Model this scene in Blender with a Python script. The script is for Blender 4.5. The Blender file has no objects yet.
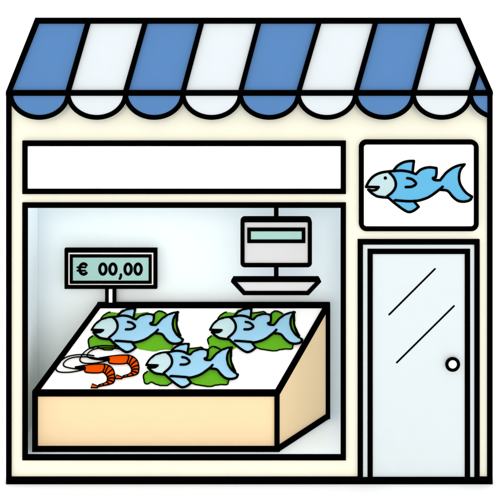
import bpy, bmesh, math, random
from mathutils import Vector, Matrix
from mathutils.geometry import delaunay_2d_cdt

# ------------------------------------------------------------------ camera, light, exposure
S = bpy.context.scene
COL = S.collection
D, H = 10.0, 5.0                     # camera distance from the shop front and eye height (m)
cam = bpy.data.cameras.new('camera')
cam_o = bpy.data.objects.new('camera', cam); COL.objects.link(cam_o)
cam_o.location = (0, -D, H); cam_o.rotation_euler = (math.pi/2, 0, 0)
cam.sensor_width = 36.0; cam.lens = 36.0*D/5.0
cam.shift_y = (2.328-H)/5.0
cam.clip_start = 0.1; cam.clip_end = 3000
S.camera = cam_o

SUN_EL, SUN_AZ = math.radians(18), math.radians(0)      # sun behind the viewer
w = bpy.data.worlds.new('World'); S.world = w; w.use_nodes = True
nt = w.node_tree; nt.nodes.clear()
sky = nt.nodes.new('ShaderNodeTexSky'); sky.sky_type = 'NISHITA'; sky.sun_disc = False
sky.sun_elevation = SUN_EL; sky.sun_rotation = math.pi; sky.dust_density = 3.0
bg1 = nt.nodes.new('ShaderNodeBackground'); bg1.inputs[1].default_value = 0.05
nt.links.new(sky.outputs[0], bg1.inputs[0])
bg2 = nt.nodes.new('ShaderNodeBackground')               # even white cloud cover
bg2.inputs[0].default_value = (0.975, 0.985, 1, 1); bg2.inputs[1].default_value = 1.20
add = nt.nodes.new('ShaderNodeAddShader'); out = nt.nodes.new('ShaderNodeOutputWorld')
nt.links.new(bg1.outputs[0], add.inputs[0]); nt.links.new(bg2.outputs[0], add.inputs[1])
nt.links.new(add.outputs[0], out.inputs[0])

sl = bpy.data.lights.new('sun', 'SUN'); sl.energy = 0.50; sl.angle = math.radians(12); sl.color = (1, 0.995, 0.985)
so = bpy.data.objects.new('sun', sl); COL.objects.link(so)
so.rotation_euler = (math.pi/2 - SUN_EL, 0, SUN_AZ); so.location = (0, -20, 12)

S.view_settings.view_transform = 'Standard'; S.view_settings.look = 'None'
S.view_settings.gamma = 1.0; S.view_settings.use_curve_mapping = False
S.view_settings.exposure = 0.0
S.render.engine = 'CYCLES'
S.cycles.max_bounces = 12; S.cycles.diffuse_bounces = 8
S.cycles.use_denoising = True

# ------------------------------------------------------------------ helpers
def mat(name, rgb, rough=0.9, spec=0.0, noise=0.02, scale=6.0):
    m = bpy.data.materials.new(name); m.use_nodes = True
    n = m.node_tree; b = n.nodes['Principled BSDF']
    b.inputs['Roughness'].default_value = rough
    b.inputs['Specular IOR Level'].default_value = spec
    if noise:
        tc = n.nodes.new('ShaderNodeTexCoord'); tx = n.nodes.new('ShaderNodeTexNoise')
        tx.inputs['Scale'].default_value = scale; tx.inputs['Detail'].default_value = 5
        mx = n.nodes.new('ShaderNodeMix'); mx.data_type = 'RGBA'
        mx.inputs['A'].default_value = (*[c*(1-noise) for c in rgb], 1)
        mx.inputs['B'].default_value = (*[min(1, c*(1+noise)) for c in rgb], 1)
        n.links.new(tc.outputs['Object'], tx.inputs['Vector'])
        n.links.new(tx.outputs['Fac'], mx.inputs['Factor'])
        n.links.new(mx.outputs['Result'], b.inputs['Base Color'])
    else:
        b.inputs['Base Color'].default_value = (*rgb, 1)
    return m

def lin(r, g, b, k=1.0):
    f = lambda c: (c/12.92 if c <= .04045 else ((c+.055)/1.055)**2.4)*k
    return tuple(min(.97, f(c/255)) for c in (r, g, b))

K = 0.65
M = dict(
    ground=mat('white_paving', (.95, .95, .95), scale=.5, noise=.01),
    black=mat('black_paint', (.0003, .0003, .0003), noise=0),
    cream=mat('cream_render', (.685, .69, .59)),
    white=mat('white_paint', (.86, .86, .86), noise=.005),
    pale=mat('pale_blue_paint', (.515, .578, .605)),
    inner=mat('pale_blue_interior', (.84, .91, .94)),  # kept lighter than the backdrop to bounce light inside the window
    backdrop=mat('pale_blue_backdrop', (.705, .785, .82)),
    tablewhite=mat('white_tray', (.86, .87, .87), noise=.005),
    blue=mat('blue_canvas', lin(92, 139, 197, K)),
    canvas=mat('pale_canvas', (.515, .57, .61)),
    peach=mat('peach_board', (.70, .545, .335)),
    green=mat('lettuce_green', lin(97, 174, 36, .79), scale=14, noise=.04),
    fish=mat('light_blue_skin', lin(160, 213, 241, .71), scale=14),
    fishhead=mat('pale_teal_skin', lin(200, 229, 234, .72), scale=14),
    signfish=mat('bright_blue_paint', lin(104, 190, 235, K)),
    signhead=mat('pale_teal_paint', lin(200, 229, 234, K)),
    shrimp=mat('orange_shell', lin(232, 80, 0, .74), scale=20),
    grey=mat('light_grey_casing', (.505, .515, .535)),
    lcd=mat('pale_green_screen', (.285, .48, .45)),
)

def P(px, py, y=0.0):
    """size and place on the shop from the drawing's centimetre grid, at depth y"""
    s = (D+y)/D
    return Vector(((px-250)/100*s, y, H+((482.8-py)/100-H)*s))

def mesh_obj(name, bm, mats, parent=None, smooth=False):
    me = bpy.data.meshes.new(name)
    bmesh.ops.recalc_face_normals(bm, faces=bm.faces[:])
    bm.to_mesh(me); bm.free()
    for m in (mats if isinstance(mats, (list, tuple)) else [mats]): me.materials.append(m)
    if smooth:
        for p in me.polygons: p.use_smooth = True
    o = bpy.data.objects.new(name, me); COL.objects.link(o)
    if parent: o.parent = parent
    return o

def tag(o, label, cat, group=None):
    o['label'] = label; o['category'] = cat
    if group: o['group'] = group
    return o

def thing(name, label, cat, loc=(0, 0, 0), group=None):
    o = bpy.data.objects.new(name, None); COL.objects.link(o); o.location = loc
    o.empty_display_size = .2
    return tag(o, label, cat, group)

def box(bm, x0, x1, y0, y1, z0, z1, mi=0):
    v = [bm.verts.new(p) for p in ((x0,y0,z0),(x1,y0,z0),(x1,y1,z0),(x0,y1,z0),(x0,y0,z1),(x1,y0,z1),(x1,y1,z1),(x0,y1,z1))]
    for f in ((0,3,2,1),(4,5,6,7),(0,1,5,4),(1,2,6,5),(2,3,7,6),(3,0,4,7)):
        bm.faces.new([v[i] for i in f]).material_index = mi

def pbox(bm, px0, px1, py0, py1, y0, y1, mi=0):
    """box whose front face (at y0) covers the given centimetre-grid rectangle"""
    a = P(px0, py1, y0); b = P(px1, py0, y0)
    box(bm, a.x, b.x, y0, y1, a.z, b.z, mi)

def rrect(x0, x1, z0, z1, r, n=8):
    pts = []
    for cx, cz, a0 in ((x1-r, z1-r, 0), (x0+r, z1-r, 90), (x0+r, z0+r, 180), (x1-r, z0+r, 270)):
        for i in range(n+1):
            a = math.radians(a0+90*i/n); pts.append((cx+r*math.cos(a), cz+r*math.sin(a)))
    return pts

def ring(bm, outer, inner, y0, y1, mi=0):
    """closed frame between two outlines with equally many points, in the xz plane"""
    n = len(outer)
    L = [[bm.verts.new((x, y, z)) for x, z in pts] for pts, y in ((outer, y0), (inner, y0), (outer, y1), (inner, y1))]
    for i in range(n):
        j = (i+1) % n
        for a, b in ((0, 1), (1, 3), (3, 2), (2, 0)):
            bm.faces.new((L[a][i], L[a][j], L[b][j], L[b][i])).material_index = mi

def prism(bm, pts, y0, y1, mi=0):
    a = [bm.verts.new((x, y0, z)) for x, z in pts]; b = [bm.verts.new((x, y1, z)) for x, z in pts]
    bm.faces.new(a).material_index = mi; bm.faces.new(b[::-1]).material_index = mi
    for i in range(len(pts)):
        j = (i+1) % len(pts)
        bm.faces.new((a[i], a[j], b[j], b[i])).material_index = mi

def rect_frame(bm, px0, px1, py0, py1, t, y0, y1, r=0.0, mi=0):
    """rectangular frame with outer edge px/py (grid), thickness t (grid)"""
    a = P(px0, py1, y0); b = P(px1, py0, y0); c = P(px0+t, py1-t, y0); d = P(px1-t, py0+t, y0)
    if r > 0:
        o = rrect(a.x, b.x, a.z, b.z, r); i = rrect(c.x, d.x, c.z, d.z, max(.008, r-t*.01))
    else:
        o = [(a.x,a.z),(b.x,a.z),(b.x,b.z),(a.x,b.z)]; i = [(c.x,c.z),(d.x,c.z),(d.x,d.z),(c.x,d.z)]
    ring(bm, o, i, y0, y1, mi)

def beam(bm, a, b, wd, ext=0.0, up=(0, 0, 1), mi=0):
    a, b = Vector(a), Vector(b); d = (b-a).normalized()
    a = a-d*ext; b = b+d*ext
    u = Vector(up); s = d.cross(u)
    if s.length < 1e-4: s = d.cross(Vector((0, 1, 0)))
    s.normalize(); t = s.cross(d).normalized(); h = wd/2
    va = [bm.verts.new(a+s*h*i+t*h*j) for i, j in ((-1,-1),(1,-1),(1,1),(-1,1))]
    vb = [bm.verts.new(b+s*h*i+t*h*j) for i, j in ((-1,-1),(1,-1),(1,1),(-1,1))]
    bm.faces.new(va[::-1]).material_index = mi; bm.faces.new(vb).material_index = mi
    for i in range(4):
        j = (i+1) % 4
        bm.faces.new((va[i], va[j], vb[j], vb[i])).material_index = mi

def tube(bm, pts, rad, nrm, flat=1.0, closed=False, seg=8, mi=0, taper=None):
    """rounded stroke along 3D points; nrm is the plane normal, flat squashes it along nrm"""
    pts = [Vector(p) for p in pts]; nrm = Vector(nrm).normalized(); n = len(pts)
    rings = []
    def mk(p, d, r):
        s = d.cross(nrm)
        s = s.normalized() if s.length > 1e-6 else Vector((1, 0, 0))
        return [bm.verts.new(p+s*r*math.cos(2*math.pi*k/seg)+nrm*r*flat*math.sin(2*math.pi*k/seg)) for k in range(seg)]
    for i, p in enumerate(pts):
        a = pts[(i-1) % n] if (closed or i) else p; b = pts[(i+1) % n] if (closed or i < n-1) else p
        d = (b-a).normalized(); r = rad*(taper(i/(n-1)) if taper else 1)
        if not closed and i == 0:
            for q in (85, 60, 30): rings.append(mk(p-d*r*math.sin(math.radians(q)), d, r*math.cos(math.radians(q))))
        rings.append(mk(p, d, r))
        if not closed and i == n-1:
            for q in (30, 60, 85): rings.append(mk(p+d*r*math.sin(math.radians(q)), d, r*math.cos(math.radians(q))))
    m = len(rings)
    for i in range(m if closed else m-1):
        A, B = rings[i], rings[(i+1) % m]
        for k in range(seg):
            l = (k+1) % seg; bm.faces.new((A[k], A[l], B[l], B[k])).material_index = mi
    if not closed:
        bm.faces.new(rings[0][::-1]).material_index = mi; bm.faces.new(rings[-1]).material_index = mi

def smooth_line(c, n=6):
    """Catmull-Rom through the control points"""
    if len(c) < 3: return [tuple(p) for p in c]
    c = [Vector((p[0], p[1])) for p in c]; q = [c[0]*2-c[1]]+c+[c[-1]*2-c[-2]]; o = []
    for i in range(1, len(q)-2):
        for k in range(n):
            t = k/n; a, b, d, e = q[i-1], q[i], q[i+1], q[i+2]
            p = .5*((2*b)+(d-a)*t+(2*a-5*b+4*d-e)*t*t+(3*b-a-3*d+e)*t**3); o.append((p.x, p.y))
    o.append(tuple(c[-1])); return o

def join(*ls):
    o = []
    for l in ls:
        for p in l:
            if not o or (abs(p[0]-o[-1][0])+abs(p[1]-o[-1][1])) > 1e-3: o.append(p)
    if abs(o[0][0]-o[-1][0])+abs(o[0][1]-o[-1][1]) < 1e-3: o.pop()
    return o

def inside(p, poly):
    x, y = p; c = False; n = len(poly)
    for i in range(n):
        x1, y1 = poly[i]; x2, y2 = poly[i-1]
        if (y1 > y) != (y2 > y) and x < (x2-x1)*(y-y1)/(y2-y1)+x1: c = not c
    return c

def dist_poly(p, poly):
    b = 1e9; px, py = p
    for i in range(len(poly)):
        x1, y1 = poly[i-1]; x2, y2 = poly[i]; dx, dy = x2-x1, y2-y1; L = dx*dx+dy*dy
        t = 0 if L == 0 else max(0, min(1, ((px-x1)*dx+(py-y1)*dy)/L))
        b = min(b, (px-x1-t*dx)**2+(py-y1-t*dy)**2)
    return math.sqrt(b)

def pillow(bm, poly, F, step, base, rise, R, extra=None, region=None, wave=None, bottom=0.0):
    """solid with the given outline: flat back at `bottom`, rounded front rising from base to base+rise"""
    xs = [p[0] for p in poly]; ys = [p[1] for p in poly]
    V = [Vector(p) for p in poly]; n = len(V); E = [(i, (i+1) % n) for i in range(n)]
    if extra:
        k = len(V); V += [Vector(p) for p in extra]; E += [(k+i, k+i+1) for i in range(len(extra)-1)]
    y = min(ys)+step/2; row = 0
    while y < max(ys):
        x = min(xs)+(step/2 if row % 2 else 0)
        while x < max(xs):
            if inside((x, y), poly) and dist_poly((x, y), poly) > step*.45: V.append(Vector((x, y)))
            x += step
        y += step*.87; row += 1
    ov, oe, of, *_ = delaunay_2d_cdt(V, E, [], 0, 1e-4)
    def hgt(p):
        d = min(1, dist_poly(p, poly)/R); h = base+rise*math.sqrt(max(0, 1-(1-d)**2))
        return h+(wave(p)*min(1, d*2) if wave else 0)
    top, bot, cnt = {}, {}, {}
    def gv(i):
        if i not in top:
            p = (ov[i].x, ov[i].y); top[i] = bm.verts.new(F(p[0], p[1], hgt(p))); bot[i] = bm.verts.new(F(p[0], p[1], bottom))
        return i
    for f in of:
        c = (sum(ov[i].x for i in f)/len(f), sum(ov[i].y for i in f)/len(f))
        if not inside(c, poly): continue
        [gv(i) for i in f]
        mi = 1 if region and inside(c, region) else 0
        a = bm.faces.new([top[i] for i in f]); a.material_index = mi; a.smooth = True
        bm.faces.new([bot[i] for i in f][::-1]).material_index = mi
        for i in range(len(f)):
            e = (f[i], f[(i+1) % len(f)]); cnt[tuple(sorted(e))] = cnt.get(tuple(sorted(e)), [])+[(e, mi)]
    for k, v in cnt.items():
        if len(v) == 1:
            (i, j), mi = v[0]; bm.faces.new((top[j], top[i], bot[i], bot[j])).material_index = mi
    return hgt

# ------------------------------------------------------------------ ground
bm = bmesh.new()
v = [bm.verts.new(p) for p in ((-900, -60, 0), (900, -60, 0), (900, 2500, 0), (-900, 2500, 0))]; bm.faces.new(v)
g = mesh_obj('ground', bm, M['ground']); g['kind'] = 'structure'

# ------------------------------------------------------------------ shop building
shop = thing('fish_shop', 'cream fronted fish shop building with black outline trim, big display window and one door', 'building')
FT = 0.05                      # thickness of the front wall
XL, XR = P(8.5, 0).x, P(490.2, 0).x
bm = bmesh.new()
# front wall with openings for the display window and the door, built of abutting pieces
ZT = P(0, 93.2).z
wx0, wx1, wz0, wz1 = P(24.7, 0).x, P(343.5, 0).x, P(0, 460).z, P(0, 205.3).z
dx0, dx1, dz1 = P(360.4, 0).x, P(477.2, 0).x, P(0, 242.2).z
xs = [XL, wx0, wx1, dx0, dx1, XR]
zs = [0.0, wz0, dz1, wz1, ZT]
vv = {}
def hole(i, j):
    return (i == 1 and j in (1, 2)) or (i == 3 and j in (0, 1))
def wv(i, j, y):
    if (i, j, y) not in vv: vv[(i, j, y)] = bm.verts.new((xs[i], y, zs[j]))
    return vv[(i, j, y)]
for i in range(5):
    for j in range(4):
        if hole(i, j): continue
        for y in (0, FT): bm.faces.new((wv(i, j, y), wv(i+1, j, y), wv(i+1, j+1, y), wv(i, j+1, y))).material_index = 1 if y else 0
        for di, dj, a, b in ((-1, 0, (i, j), (i, j+1)), (1, 0, (i+1, j), (i+1, j+1)), (0, -1, (i, j), (i+1, j)), (0, 1, (i, j+1), (i+1, j+1))):
            ni, nj = i+di, j+dj
            if ni < 0 or ni > 4 or nj < 0 or nj > 3 or hole(ni, nj):
                bm.faces.new((wv(*a, 0), wv(*b, 0), wv(*b, FT), wv(*a, FT)))
mesh_obj('front_wall', bm, [M['cream'], M['inner']], shop)
bm = bmesh.new()     # tapered parapet behind the awning
a, b, c, d = P(10, 93.2), P(489, 93.2), P(458, 22), P(37.5, 22)
prism(bm, [(a.x+.06, a.z+.002), (b.x-.06, b.z+.002), (c.x-.06, c.z-.01), (d.x+.06, d.z-.01)], .01, FT-.01)
mesh_obj('parapet', bm, M['cream'], shop)
ZR, YB, YE = 2.56, 1.02, 3.0
XM = 1.16        # built volume ends here; open yard behind the door invented to light the counter
bm = bmesh.new()
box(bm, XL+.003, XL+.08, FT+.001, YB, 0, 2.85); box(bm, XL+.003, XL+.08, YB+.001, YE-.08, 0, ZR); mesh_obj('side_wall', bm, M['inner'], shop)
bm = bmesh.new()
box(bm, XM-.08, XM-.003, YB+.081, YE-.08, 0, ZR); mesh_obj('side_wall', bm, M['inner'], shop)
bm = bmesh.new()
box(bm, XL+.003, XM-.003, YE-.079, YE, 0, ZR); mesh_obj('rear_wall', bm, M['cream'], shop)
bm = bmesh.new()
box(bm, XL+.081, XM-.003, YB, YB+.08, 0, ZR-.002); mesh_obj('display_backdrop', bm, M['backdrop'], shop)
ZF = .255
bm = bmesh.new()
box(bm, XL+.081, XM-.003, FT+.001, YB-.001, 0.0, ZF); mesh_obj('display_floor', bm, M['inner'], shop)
bm = bmesh.new(); box(bm, XL+.003, XM-.003, YB, YE, ZR+.001, ZR+.1); mesh_obj('roof', bm, M['inner'], shop)  # shaped low and left off over the display to let sky light in
bm = bmesh.new(); a = P(274, 219, .34); b = P(278.6, 219, .34); box(bm, a.x-.01, b.x+.01, FT+.001, .40, 2.76, 2.81)
mesh_obj('scale_bracket', bm, M['inner'], shop)   # carries the hanging scale behind the window head

# black edges of the front
for x0, x1 in ((6, 11), (487.7, 492.7)):
    bm = bmesh.new(); pbox(bm, x0, x1, 93.2, 477.8, -.03, FT+.02)
    mesh_obj('corner_trim', bm, M['black'], shop)
bm = bmesh.new(); a = P(6, 482.8, -.03); b = P(492.7, 477.8, -.03)
box(bm, a.x, b.x, -.032, FT+.02, 0, b.z); mesh_obj('base_trim', bm, M['black'], shop)

bm = bmesh.new(); rect_frame(bm, 22.2, 346, 202.8, 460.5, 5.2, -.03, -.002)
mesh_obj('window_frame', bm, M['black'], shop)

# door
def door_posts(bm, px0, px1, py0, t, y0, y1):
    """upside-down U frame standing on the base strip"""
    zb = P(0, 477.8, -.03).z; a = P(px0, py0, y0); b = P(px1, py0, y0); k = t*.01*(D+y0)/D
    o = [(a.x, zb), (a.x, a.z), (b.x, b.z), (b.x, zb), (b.x-k, zb), (b.x-k, a.z-k), (a.x+k, a.z-k), (a.x+k, zb)]
    prism(bm, o, y0, y1)
bm = bmesh.new(); door_posts(bm, 357.9, 479.8, 239.6, 5.1, -.03, .045)
fr = mesh_obj('door_frame', bm, M['black'], shop)
bm = bmesh.new(); door_posts(bm, 362.7, 475, 244.4, 5.2, -.012, .044)
mesh_obj('jamb', bm, M['pale'], fr)
dr = None
bm = bmesh.new(); door_posts(bm, 367.6, 470.2, 248.9, 5.2, -.022, .043)
dr = mesh_obj('door', bm, M['black'], shop)
bm = bmesh.new(); a = P(372.4, 477.8, -.01); b = P(465.3, 253.6, -.01)
box(bm, a.x, b.x, -.008, .03, P(0, 477.8, -.03).z, b.z); mesh_obj('glass_panel', bm, M['pale'], dr)
for q in ((389.2, 314.6, 435, 268.9), (396.8, 362.6, 454, 306)):  # reflection glints on the pane, drawn as thin black strips
    bm = bmesh.new(); yy = -.010
    tube(bm, [P(q[0], q[1], yy), P(q[2], q[3], yy)], .0092, (0, 1, 0), .3); mesh_obj('glint_line', bm, M['black'], dr)
bm = bmesh.new(); c = P(452.7, 364.4, -.04)
tube(bm, [c+Vector((math.cos(t*math.pi/16)*.058, 0, math.sin(t*math.pi/16)*.058)) for t in range(32)], .0165, (0, 1, 0), 1.0, closed=True)
kn = mesh_obj('door_knob', bm, M['black'], dr, True)
bm = bmesh.new(); prism(bm, [(c.x+math.cos(t*math.pi/16)*.05, c.z+math.sin(t*math.pi/16)*.05) for t in range(32)], -.038, -.0085)
mesh_obj('knob_face', bm, M['white'], kn)

# ------------------------------------------------------------------ awning
YA = -.15
aw = thing('striped_awning', 'blue and white striped awning with scalloped edge across the top of the shop front', 'awning', (0, 0, P(0, 93.2).z))
bx = [8.5, 68, 125.5, 182.9, 240.3, 298.3, 355.5, 413.3, 470.4]
tx = [37.5, 89, 146, 202.3, 259.4, 319.6, 375.9, 433]
YT = -.02
def AP(px, py):
    t = (93.2-py)/(93.2-21); return P(px, py, YA+(YT-YA)*t)
off = Vector((0, 0, aw.location.z))
def aw_obj(name, bm, m, parent=None, smooth=False):
    for vtx in bm.verts: vtx.co -= off
    return mesh_obj(name, bm, m, parent or aw, smooth)
th = Vector((0, .03, -.012))
def slab(bm, pts, mi):
    a = [bm.verts.new(p) for p in pts]; b = [bm.verts.new(p+th) for p in pts]
    bm.faces.new(a).material_index = mi; bm.faces.new(b[::-1]).material_index = mi
    for i in range(len(pts)):
        j = (i+1) % len(pts); bm.faces.new((a[i], a[j], b[j], b[i])).material_index = mi
bm = bmesh.new()
polys = []
for i in range(7):
    polys.append([(bx[i], 93.2), (bx[i+1], 93.2), (tx[i+1], 21), (tx[i], 21)])
polys.append([(bx[7], 93.2), (bx[8], 93.2), (478.6, 67.5), (458, 21), (tx[7], 21)])
polys.append([(bx[8], 93.2), (490.2, 93.2), (478.6, 67.5)])
for i, p in enumerate(polys): slab(bm, [AP(*q) for q in p], i % 2)
# side gussets closing the ends against the wall
for fx, tp in ((8.5, 37.5), (490.2, 458)):
    a, b = AP(fx, 93.2), AP(tp, 21); sg = 1 if fx < 250 else -1
    c = Vector((a.x+sg*.03, -.004, a.z)); pts = [a+Vector((sg*.004, .03, -.01)), b+Vector((sg*.004, .02, -.01)), c]
    q = [p+Vector((sg*.012, 0, 0)) for p in pts]
    va = [bm.verts.new(p) for p in pts]; vb = [bm.verts.new(p) for p in q]
    for f in (va, vb[::-1], (va[0], va[1], vb[1], vb[0]), (va[1], va[2], vb[2], vb[1]), (va[2], va[0], vb[0], vb[2])):
        bm.faces.new(f).material_index = 0
aw_obj('canopy', bm, [M['blue'], M['canvas']])
bm = bmesh.new()
fwd = Vector((0, -.012, .004)); W = .0495
an = (AP(250, 21)-AP(250, 93.2)).cross(Vector((1, 0, 0))).normalized()
# outline strips and seams between the stripes, as flat raised bands
def band(pts, wd=W):
    a, b = Vector(pts[0]), Vector(pts[1]); beam(bm, a+fwd, b+fwd, wd, 0, up=an)
for i in range(1, 9):
    if i < 8: band((AP(bx[i], 93.2), AP(tx[i], 21)))
    else: band((AP(bx[i], 93.2), AP(478.6, 67.5)))
# perimeter as one prism ring following the trapezoid
def off_pt(q): return AP(*q)
outer = [(6.4, 95.8), (6.6, 92.2), (35.9, 18.5), (459.8, 18.5), (492.2, 92.2), (492.3, 95.8)]
inner = [(12.4, 90.6), (12.4, 90.6), (39.3, 23.7), (456.3, 23.7), (486.4, 90.6), (486.4, 90.6)]
o1 = [bm.verts.new(AP(*q)+fwd*2.6) for q in outer]; i1 = [bm.verts.new(AP(*q)+fwd*2.6) for q in inner]
o2 = [bm.verts.new(AP(*q)+th*1.3) for q in outer]; i2 = [bm.verts.new(AP(*q)+th*1.3) for q in inner]
for i in range(6):
    j = (i+1) % 6
    bm.faces.new((o1[i], o1[j], o2[j], o2[i]))
    if i in (0, 4):
        bm.faces.new((o1[i], o1[j], i1[i])); bm.faces.new((o2[i], o2[j], i2[i]))
    else:
        bm.faces.new((o1[i], o1[j], i1[j], i1[i])); bm.faces.new((o2[i], o2[j], i2[j], i2[i])); bm.faces.new((i1[i], i1[j], i2[j], i2[i]))
aw_obj('piping', bm, M['black'])
# scallops
edges = [10.5, 68, 125.5, 182.9, 240.3, 298.3, 355.5, 413.3, 470.4]
for i in range(9):
    x0 = edges[i]; x1 = edges[i+1] if i < 8 else 527.5
    cx, ra, rb = (x0+x1)/2, (x1-x0)/2, 24.2
    arc = [(cx-ra*math.cos(math.pi*k/28), 93.2+rb*math.sin(math.pi*k/28)) for k in range(29)]
    if i == 8:
        arc = [p for p in arc if p[0] < 490]; xe = 490.2; ye = 93.2+rb*math.sin(math.acos((cx-xe)/ra)); arc.append((xe, ye))
        poly = arc+[(xe, 95.5), (x0+.2, 95.5)][:1]
        poly = arc+[(xe, 93.2)]
    else: poly = arc
    bm = bmesh.new()
    prism(bm, [(P(a, b, YA-.006).x, P(a, b, YA-.006).z) for a, b in poly], YA-.006, YA+.012)
    sc = aw_obj('scallop', bm, M['blue'] if i % 2 == 0 else M['canvas'])
    bm = bmesh.new(); tube(bm, [P(a, b, YA-.008) for a, b in arc], .0245, (0, 1, 0), .6)
    if i == 8:
        a_ = P(487.7, 116.6, YA-.02); b_ = P(492.5, 94, YA-.02); box(bm, a_.x, b_.x, YA-.021, YA+.013, a_.z, b_.z)
    pp = aw_obj('scallop_piping', bm, M['black'], sc)

# ------------------------------------------------------------------ signs on the front
YS = -.045
sb = thing('blank_signboard', 'long empty white signboard with black border above the display window', 'signboard', P(184, 194, 0))
def rel(o, parent):
    o.parent = parent; o.matrix_parent_inverse = Matrix.Translation(-parent.location)
    return o
bm = bmesh.new(); rect_frame(bm, 22.2, 346, 141, 194.1, 5.2, YS, -.003); rel(mesh_obj('border', bm, M['black']), sb)
bm = bmesh.new(); pbox(bm, 27, 341.2, 145.8, 189.3, YS+.015, -.003); rel(mesh_obj('panel', bm, M['white']), sb)

fs = thing('fish_sign', 'square white sign with rounded black border and a blue fish above the door', 'sign', P(419, 231, 0))
bm = bmesh.new(); rect_frame(bm, 359.2, 478.8, 139.9, 231.3, 4.7, YS, -.003, r=.075); rel(mesh_obj('border', bm, M['black']), fs)
bm = bmesh.new(); a = P(362, 228.5, YS+.02); b = P(476, 142.7, YS+.02)
prism(bm, rrect(a.x, b.x, a.z, b.z, .04), YS+.015, -.003); rel(mesh_obj('panel', bm, M['white']), fs)

# fish drawing: control points on the sign's grid
def A(*l): return [(360+x/8.333, 155+y/8.333) for x, y in l]
def B(*l): return [(415+x/8.333, 155+y/8.333) for x, y in l]
tip = A((50, 264))
FL = dict(
    back1=smooth_line(A((50,264),(75,215),(112,175),(160,150),(215,138),(275,132))),
    back2=smooth_line(A((275,132),(340,128),(400,136),(440,149),(465,158))),
    fin=smooth_line(A((275,132),(310,90),(355,62),(400,50),(448,48))), fin2=A((448,48),(436,147)),
    hump=smooth_line(A((465,158))+B((40,125),(80,107),(125,101),(178,108))),
    notch=smooth_line(B((178,108),(178,150),(172,184))), notch2=smooth_line(B((172,184),(148,192),(165,207),(208,209))),
    tail1=smooth_line(B((208,209),(230,180),(262,143),(310,108),(360,86),(412,77))),
    tail2=smooth_line(B((412,77),(380,118),(367,165),(368,215),(386,262),(425,313),(473,346))),
    tail3=smooth_line(B((473,346),(460,371),(430,384),(390,387),(352,377),(312,345),(270,298),(205,288))),
    belly=smooth_line(B((228,262),(205,284),(140,333),(90,360),(30,378))+A((458,381),(400,383),(290,375))),
    belly_out=smooth_line(B((205,288),(140,333),(90,360),(30,378))+A((458,381))),
    pelv1=A((458,381),(455,392)), pelv2=smooth_line(A((455,392),(488,430))),
    pelv3=smooth_line(A((488,430),(450,460),(410,474),(375,462),(330,432),(280,393),(235,354))),
    jaw=smooth_line(A((235,354),(185,350),(140,342),(100,318),(68,288))),
    mouth_low=smooth_line(A((68,288),(105,294),(135,286),(155,266))), mouth_up=A((155,266),(50,264)),
    gill=smooth_line(A((238,140),(270,172),(290,206),(297,240),(290,275),(265,310),(222,345))),
    mark=smooth_line(A((392,191),(432,200),(465,235),(432,261),(380,265))),
)
SIL = join(FL['back1'], FL['fin'], FL['fin2'], A((440,149),(465,158)), FL['hump'], FL['notch'], FL['notch2'], FL['tail1'], FL['tail2'],
           FL['tail3'], FL['belly_out'], FL['pelv1'], FL['pelv2'], FL['pelv3'], FL['jaw'], FL['mouth_low'], FL['mouth_up'])
HEAD = join(FL['gill'], A((185,352),(140,345),(100,322),(30,300),(30,255),(70,205),(112,165),(160,138),(215,126)))
GILLCUT = FL['gill'][1:-2]
def build_fish(root, flesh, head, F, base, rise, R, sw, eye, mouthfill, nrm, flat, up=0.0, names=('body', 'contour')):
    """one body solid with a two-tone skin, and the raised contour strokes"""
    bm = bmesh.new()
    hg = pillow(bm, SIL, F, 2.6, base, rise, R, extra=GILLCUT, region=HEAD)
    body = mesh_obj(names[0], bm, [flesh, head], root)
    bm = bmesh.new()
    for k, c in FL.items():
        if k in ('belly_out',): continue
        tube(bm, [F(p[0], p[1], (hg(p) if inside(p, SIL) else base)+up) for p in c], sw, nrm, flat)
    con = mesh_obj(names[1], bm, M['black'], root, True)
    bits = [body, con]
    if eye:
        bm = bmesh.new(); c = A((210, 190))[0]; r = 1.75
        pts = [(c[0]+r*math.cos(t*math.pi/10), c[1]+r*math.sin(t*math.pi/10)) for t in range(20)]
        hh = hg(c); pillow(bm, pts, F, .8, hh+.002, .003, 1.5, bottom=hh-.004); bits.append(mesh_obj('eye', bm, M['black'], root))
    if mouthfill:
        bm = bmesh.new(); pts = A((60,264),(175,262),(165,285),(135,300),(95,302),(68,290))
        pillow(bm, pts, F, 2, base+.014, .008, 3, bottom=.004); bits.append(mesh_obj('mouth', bm, M['black'], root))
    return bits
YP = YS+.015
def Fs(u, v, h): return P(u, v, YP)+Vector((0, -h, 0))
em_bits = build_fish(None, M['signfish'], M['signhead'], Fs, .006, .004, 6, .0135, True, False, (0, 1, 0), .35, .004, ('fish_emblem', 'emblem_line'))
for b_ in em_bits: rel(b_, fs)
em_bits[1].parent = em_bits[0]; em_bits[1].matrix_parent_inverse = Matrix.Identity(4)
em_bits[2].parent = em_bits[0]; em_bits[2].matrix_parent_inverse = Matrix.Identity(4)

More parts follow.
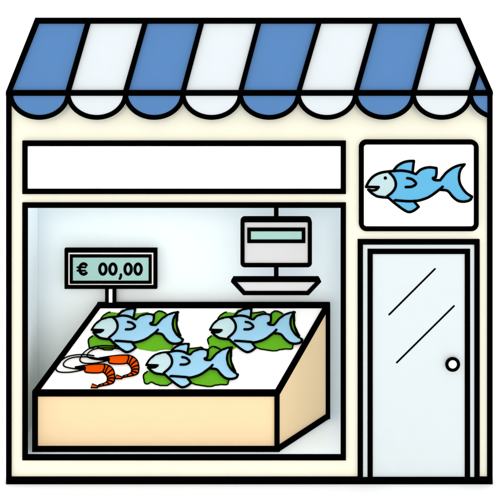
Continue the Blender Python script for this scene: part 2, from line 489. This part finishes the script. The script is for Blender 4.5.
# ------------------------------------------------------------------ display counter
yF, yB = .137, .895
ct = thing('display_counter', 'peach fish counter with sloping white top standing in the shop window', 'counter', P(156, 451, yF))
f1, f2 = P(35.3, 392.9, yF), P(277, 392.9, yF)
b1, b2 = P(99.8, 305.3, yB), P(327.4, 305.3, yB)
g1, g2 = P(35.3, 448.4, yF), P(277, 448.4, yF)
r2 = P(327.4, 415.4, yB); r1 = Vector((b1.x, b1.y, r2.z))
ZC = g1.z-.025
U = (b1-f1); ex = Vector((1, 0, 0)); ey = Vector((0, yB-yF, b1.z-f1.z)).normalized(); en = ex.cross(ey).normalized()
def hexa(bm, low, high):
    a = [bm.verts.new(p) for p in low]; b = [bm.verts.new(p) for p in high]
    bm.faces.new(a[::-1]); bm.faces.new(b)
    for i in range(4):
        j = (i+1) % 4; bm.faces.new((a[i], a[j], b[j], b[i]))
dn = Vector((0, 0, -.03))
bm = bmesh.new(); hexa(bm, [f1+dn, f2+dn, b2+dn, b1+dn], [f1, f2, b2, b1]); rel(mesh_obj('counter_top', bm, M['tablewhite']), ct)
bm = bmesh.new(); lo = [Vector((p.x, p.y, g1.z)) for p in (f1, f2, b2, b1)]
hexa(bm, lo, [p+dn*1.05 for p in (f1, f2, b2, b1)]); rel(mesh_obj('counter_body', bm, M['peach']), ct)
bm = bmesh.new(); w5 = .054; h = w5/2
lift = Vector((0, 0, 0))
beam(bm, f1, f2, w5, h); beam(bm, g1, g2, w5, h); beam(bm, f1, g1, w5, h); beam(bm, f2, g2, w5, h*.6)
beam(bm, b1, b2, w5*1.08, h); beam(bm, b2, r2, w5*1.08, h); beam(bm, g2, r2, w5, 0, up=(0, 0, 1)); beam(bm, b1, r1, w5, h)
beam(bm, f1, b1, w5, .0, up=en); beam(bm, f2, b2, w5, .0, up=en); beam(bm, r1, r2, w5, 0); beam(bm, g1, r1, w5, 0)
rel(mesh_obj('edging', bm, M['black']), ct)

# plane helper: point of the counter top below a grid position
def on_top(px, py):
    o = Vector((0, -D, H)); d = (P(px, py, 0)-o); t = (f1-o).dot(en)/d.dot(en); return o+d*t
def frame_at(o, px, py, lift=0.0):
    """lay thing o on the slope with its anchor at the grid position"""
    p = on_top(px, py); s = (D+p.y)/D
    ky = (on_top(px, py-5)-on_top(px, py+5)).dot(ey)/10*100
    o.matrix_world = Matrix.Translation(p+en*lift) @ Matrix((ex, ey, en)).transposed().to_4x4() @ Matrix.Diagonal((s, ky, 1, 1))
    return o

# lettuce leaves under each fish; coordinates relative to the fish's snout, in grid units
def R5(*l): return [(140+x/9.615-145.7, 338+y/9.615-365.9) for x, y in l]
def R6(*l): return [(188+x/9.615-145.7, 338+y/9.615-365.9) for x, y in l]
lobe = smooth_line(R5((310,424),(265,450),(205,450),(150,436),(112,420),(85,434),(58,434),(40,400),(33,350),(66,318)), 4)
skirt = smooth_line(R6((400,388),(382,412),(370,440),(280,445),(210,461),(110,449),(45,432)), 4)
tailr = smooth_line(R6((402,80),(411,140),(408,205),(428,270),(452,318)), 4)
top1 = smooth_line(R6((-30,96),(50,90),(108,82),(132,98)), 4)
top2 = smooth_line(R6((180,102),(205,82),(232,76),(262,84),(294,102)), 4)
crown = smooth_line(R5((118,170),(140,128),(172,102),(208,86),(290,88),(318,58),(345,60)), 4)
random.seed(4)
def frill(l, a=.2):
    return [l[0]]+[(x+a*random.uniform(-1, 1), y+a*random.uniform(-1, 1)) for x, y in l[1:-1]]+[l[-1]]
lobe, skirt, tailr, top1, top2, crown = [frill(l) for l in (lobe, skirt, tailr, top1, top2, crown)]
def leaf_bed(label, px, py, top_left, bottom_line, drop=0.0):
    o = thing('lettuce_leaf', label, 'lettuce', group='lettuce leaves under the fish')
    frame_at(o, px, py, .002)
    start = crown if top_left else R5((130,190),(200,150),(300,135))
    sk = [(x, y+drop*max(0, 1-abs(x-26)/14)) for x, y in skirt]
    poly = join(start, R5((380,90)), top1, R6((150,115)), top2, R6((350,90)), tailr, R6((440,345)), sk, lobe, R5((100,290)))
    F = lambda u, v, h: Vector((u*.01, -v*.01, h))
    bm = bmesh.new()
    hg = pillow(bm, poly, F, 2.4, .004, .006, 2, wave=lambda p: .004*math.sin(p[0]*.9+p[1]*.6)*math.cos(p[1]*.8-p[0]*.3))
    mesh_obj('leaf', bm, M['green'], o)
    bm = bmesh.new()
    lines = [lobe if bottom_line != 'open' else smooth_line(R5((45,395),(33,350),(66,318)), 4), tailr, top2]
    lines.append(smooth_line(R6((395,100),(398,200),(415,270),(440,320)), 4))
    if bottom_line == 'open2': lines[0] = lobe
    if bottom_line in ('full', 'open'): lines += [sk, top1]
    if top_left: lines.append(crown[:13])
    bm.free()
    for l in lines:
        bm = bmesh.new(); tube(bm, [F(p[0], p[1], .012) for p in l], .0066, (0, 0, 1), 1.0, seg=6)
        mesh_obj('leaf_edge', bm, M['black'], o, True)
    return o
pos = dict(a=(92.1, 331.3), b=(210.2, 331.3), c=(146.6, 366.9))
leaf_bed('green lettuce leaf under the fish nearest the price display', *pos['a'], True, 'open2', 1.5)
leaf_bed('green lettuce leaf under the fish below the hanging scale', *pos['b'], True, 'open')
leaf_bed('green lettuce leaf under the front fish, beside the shrimps', *pos['c'], False, 'full')

# fish on the counter
def Ff(u, v, h): return Vector(((u-tip[0][0])*.01*.865, -(v-tip[0][1])*.01*.848-(u-tip[0][0])*.00013, h))
def new_fish(label):
    return thing('fish', label, 'fish', group='fish laid on the counter')
fa = new_fish('light blue fish lying closest to the price display post, above the two shrimps')
build_fish(fa, M['fish'], M['fishhead'], Ff, .014, .020, 9, .0125, False, True, (0, 0, 1), .7, .005)
frame_at(fa, *pos['a'], .012)
def copy_tree(o, label):
    c = o.copy(); COL.objects.link(c); c['label'] = label
    for ch in [k for k in bpy.data.objects if k.parent == o]:
        d = ch.copy(); COL.objects.link(d); d.parent = c
    return c
fb = copy_tree(fa, 'light blue fish lying under the hanging scale at the far right of the counter'); frame_at(fb, *pos['b'], .012)
fc = copy_tree(fa, 'light blue fish lying in the front row, right of the shrimps'); frame_at(fc, *pos['c'], .020)

# shrimps, relative to the rostrum tip at r7 (205,272)
def Q(*l): return [((x-205)/10, (y-272)/10) for x, y in l]          # 1/10 grid units, lower shrimp
def Q8(*l): return [((x+400-205)/10, (y-272)/10) for x, y in l]
outer_l = smooth_line(Q((205,270),(300,254),(400,242),(480,241))+Q8((90,241),(142,258),(184,294),(205,345),(209,388),(203,424),(165,441),(115,452),(60,462)), 5)
inner_l = smooth_line(Q8((60,447),(110,431),(136,413),(140,386),(130,360),(108,335),(84,322))+Q((440,329),(360,328),(312,320),(300,298)), 5)
fan = Q8((60,462))+Q((452,474),(385,474),(395,436),(450,458))
shr = join(outer_l, fan, inner_l, Q((270,288)))
segs = [Q8((90,241),(100,280),(86,322)), Q8((140,258),(110,330)), Q8((184,296),(130,345)), Q8((205,345),(140,370)), Q8((209,385),(143,388)), Q8((204,422),(142,404)), Q8((165,441),(130,418)), Q8((110,452),(100,436))]
ant_o = smooth_line(Q((300,292),(230,310),(150,322),(60,320),(18,298),(17,262),(52,205),(112,165),(200,146),(300,146),(375,156)), 6)
ant_i = smooth_line(Q((310,297),(220,291),(140,280),(90,262),(84,230),(120,195),(180,175),(270,170),(350,175),(440,190)), 6)
def Fq(u, v, h): return Vector((u*.01, -v*.01, h))
sa = thing('shrimp', 'orange shrimp with curled tail nearest the front left corner of the counter', 'shrimp', group='shrimps on the counter')
bm = bmesh.new(); hg = pillow(bm, shr, Fq, 1.1, .010, .016, 3.5)
mesh_obj('body', bm, M['shrimp'], sa)
bm = bmesh.new()
segs = [smooth_line([g[0]]+[(g[0][0]+(g[-1][0]-g[0][0])*k/4, g[0][1]+(g[-1][1]-g[0][1])*k/4) for k in (1, 2, 3)]+[g[-1]], 4) if len(g) == 2 else smooth_line(g, 6) for g in segs]
for l in (outer_l, join(fan), inner_l, Q((300,298),(270,288),(205,272)), *segs):
    tube(bm, [Fq(p[0], p[1], (hg(p) if inside(p, shr) else .010)+.004) for p in l], .0072, (0, 0, 1), 1, seg=6)
ros = Q((205,266),(300,262),(320,285),(300,302),(255,290)); pillow(bm, ros, Fq, 1, .024, .003, 1, bottom=.008)
mesh_obj('contour', bm, M['black'], sa, True)
for l, hh in ((ant_o, .012), (ant_i, .018)):
    bm = bmesh.new(); tube(bm, [Fq(p[0], p[1], hh) for p in l], .0072, (0, 0, 1), 1, seg=6)
    mesh_obj('antenna', bm, M['black'], sa, True)
frame_at(sa, 75.5, 368.0, .003)
sb2 = copy_tree(sa, 'orange shrimp with curled tail behind the other one, close to the lettuce'); frame_at(sb2, 99.5, 359.6, .014)

# ------------------------------------------------------------------ price display standing on the counter's rear edge
yd = yB+.01
pd = thing('price_display', 'small black framed price display reading € 00,00 on two thin posts', 'price display', P(110.5, 303, yd))
bm = bmesh.new(); rect_frame(bm, 64.4, 157, 249, 289, 3.7, yd-.035, yd+.03); rel(mesh_obj('frame', bm, M['black']), pd)
bm = bmesh.new(); pbox(bm, 68, 153.4, 252.6, 285.4, yd-.02, yd+.028); rel(mesh_obj('bezel', bm, M['tablewhite']), pd)
bm = bmesh.new(); rect_frame(bm, 69.7, 151.7, 254.5, 283.9, 3.1, yd-.032, yd-.019); rel(mesh_obj('inner_frame', bm, M['black']), pd)
bm = bmesh.new(); pbox(bm, 72.7, 148.7, 257.5, 280.9, yd-.026, yd-.0195); scr = rel(mesh_obj('screen', bm, M['lcd']), pd)
yt = yd-.028
def glyph(name, strokes):
    bm = bmesh.new()
    for pts, r, cl in strokes: tube(bm, [P(a, b, yt) for a, b in pts], r, (0, 1, 0), .3, closed=cl, seg=10)
    o = rel(mesh_obj(name, bm, M['black']), pd); o.parent = scr; o.matrix_parent_inverse = Matrix.Identity(4)
for cx in (102.9, 112.9, 128.1, 138.1):
    glyph('digit', [([(cx+3.25*math.cos(t*math.pi/14), 269.1+5.2*math.sin(t*math.pi/14)) for t in range(28)], .0165, True)])
glyph('comma', [([(120.9, 274.6), (120.9, 275.6), (120.6, 277.2), (119.8, 278.8)], .0145, False)])
glyph('euro_sign', [([(83.6+4.0*math.cos(math.radians(a)), 269+5.3*math.sin(math.radians(a))) for a in range(48, 313, 12)], .0165, False),
                    ([(77.3, 267.3), (85.6, 267.3)], .0105, False), ([(77.3, 270.7), (85.2, 270.7)], .0105, False)])
for x0, x1 in ((105, 108.6), (112.4, 116)):
    bm = bmesh.new(); zb = b1.z+.02; a = P(x0, 288.9, yd-.02); b = P(x1, 288.9, yd-.02)
    box(bm, a.x, b.x, yd-.02, yd+.015, zb, a.z); rel(mesh_obj('post', bm, M['black']), pd)
bm = bmesh.new(); a = P(108.5, 288.9, yd); b = P(112.5, 288.9, yd); box(bm, a.x, b.x, yd-.008, yd+.01, b1.z+.02, a.z)
rel(mesh_obj('cable_cover', bm, M['tablewhite']), pd)

# ------------------------------------------------------------------ hanging scale
yh = .34
hs = thing('hanging_scale', 'light grey hanging scale with green screen and shallow pan above the counter', 'scale', P(276.3, 295, yh))
bm = bmesh.new(); a = P(274, 219, yh); b = P(278.6, 219, yh); box(bm, a.x, b.x, yh, yh+.045, a.z, 2.759); rel(mesh_obj('hanging_rod', bm, M['black']), hs)
bm = bmesh.new(); rect_frame(bm, 240.4, 312, 218.2, 267.4, 4.2, yh-.04, yh+.055, r=.045); rel(mesh_obj('housing_rim', bm, M['black']), hs)
bm = bmesh.new(); pbox(bm, 243, 309.5, 220.5, 265, yh-.025, yh+.05); hz = rel(mesh_obj('housing', bm, M['grey']), hs)
bm = bmesh.new(); rect_frame(bm, 247.2, 305.4, 227.7, 243.2, 3.7, yh-.036, yh-.024); rel(mesh_obj('screen_frame', bm, M['black']), hs)
bm = bmesh.new(); pbox(bm, 250, 302.6, 230.5, 240.4, yh-.031, yh-.0245); rel(mesh_obj('screen', bm, M['lcd']), hs)
bm = bmesh.new(); a = P(274, 267, yh); b = P(278.6, 279, yh); box(bm, a.x, b.x, yh, yh+.045, b.z, a.z); rel(mesh_obj('pan_rod', bm, M['black']), hs)
# pan: tray widening upwards, black rim strips
def pz(l, y): return [(P(a, b, y).x, P(a, b, y).z) for a, b in l]
bm = bmesh.new(); po = [(233.2, 278), (319.6, 278), (321.4, 282), (308.8, 295.3), (243.2, 295.3), (230.8, 282)]
pi_ = [(237.3, 282.2), (315.2, 282.2), (315.2, 282.2), (306.6, 291), (245.4, 291), (237.3, 282.2)]
pi_ = [(237.0, 282.2), (315.4, 282.2), (315.2, 282.4), (306.8, 291.1), (245.2, 291.1), (237.2, 282.4)]
ring(bm, pz(po, yh-.09), pz(pi_, yh-.09), yh-.09, yh-.07)
lo_ = lambda l: [(a, b-.027) for a, b in l]
ring(bm, lo_(pz(po, yh-.09)), lo_(pz(pi_, yh-.09)), yh+.05, yh+.07)
rel(mesh_obj('pan_rim', bm, M['black']), hs)
bm = bmesh.new(); prism(bm, pz([(236, 281), (316.6, 281), (307.6, 292.2), (244.4, 292.2)], yh-.08), yh-.08, yh-.068)
prism(bm, lo_(pz([(236, 281), (316.6, 281), (307.6, 292.2), (244.4, 292.2)], yh-.08)), yh-.067, yh+.06)
rel(mesh_obj('pan', bm, M['grey']), hs)
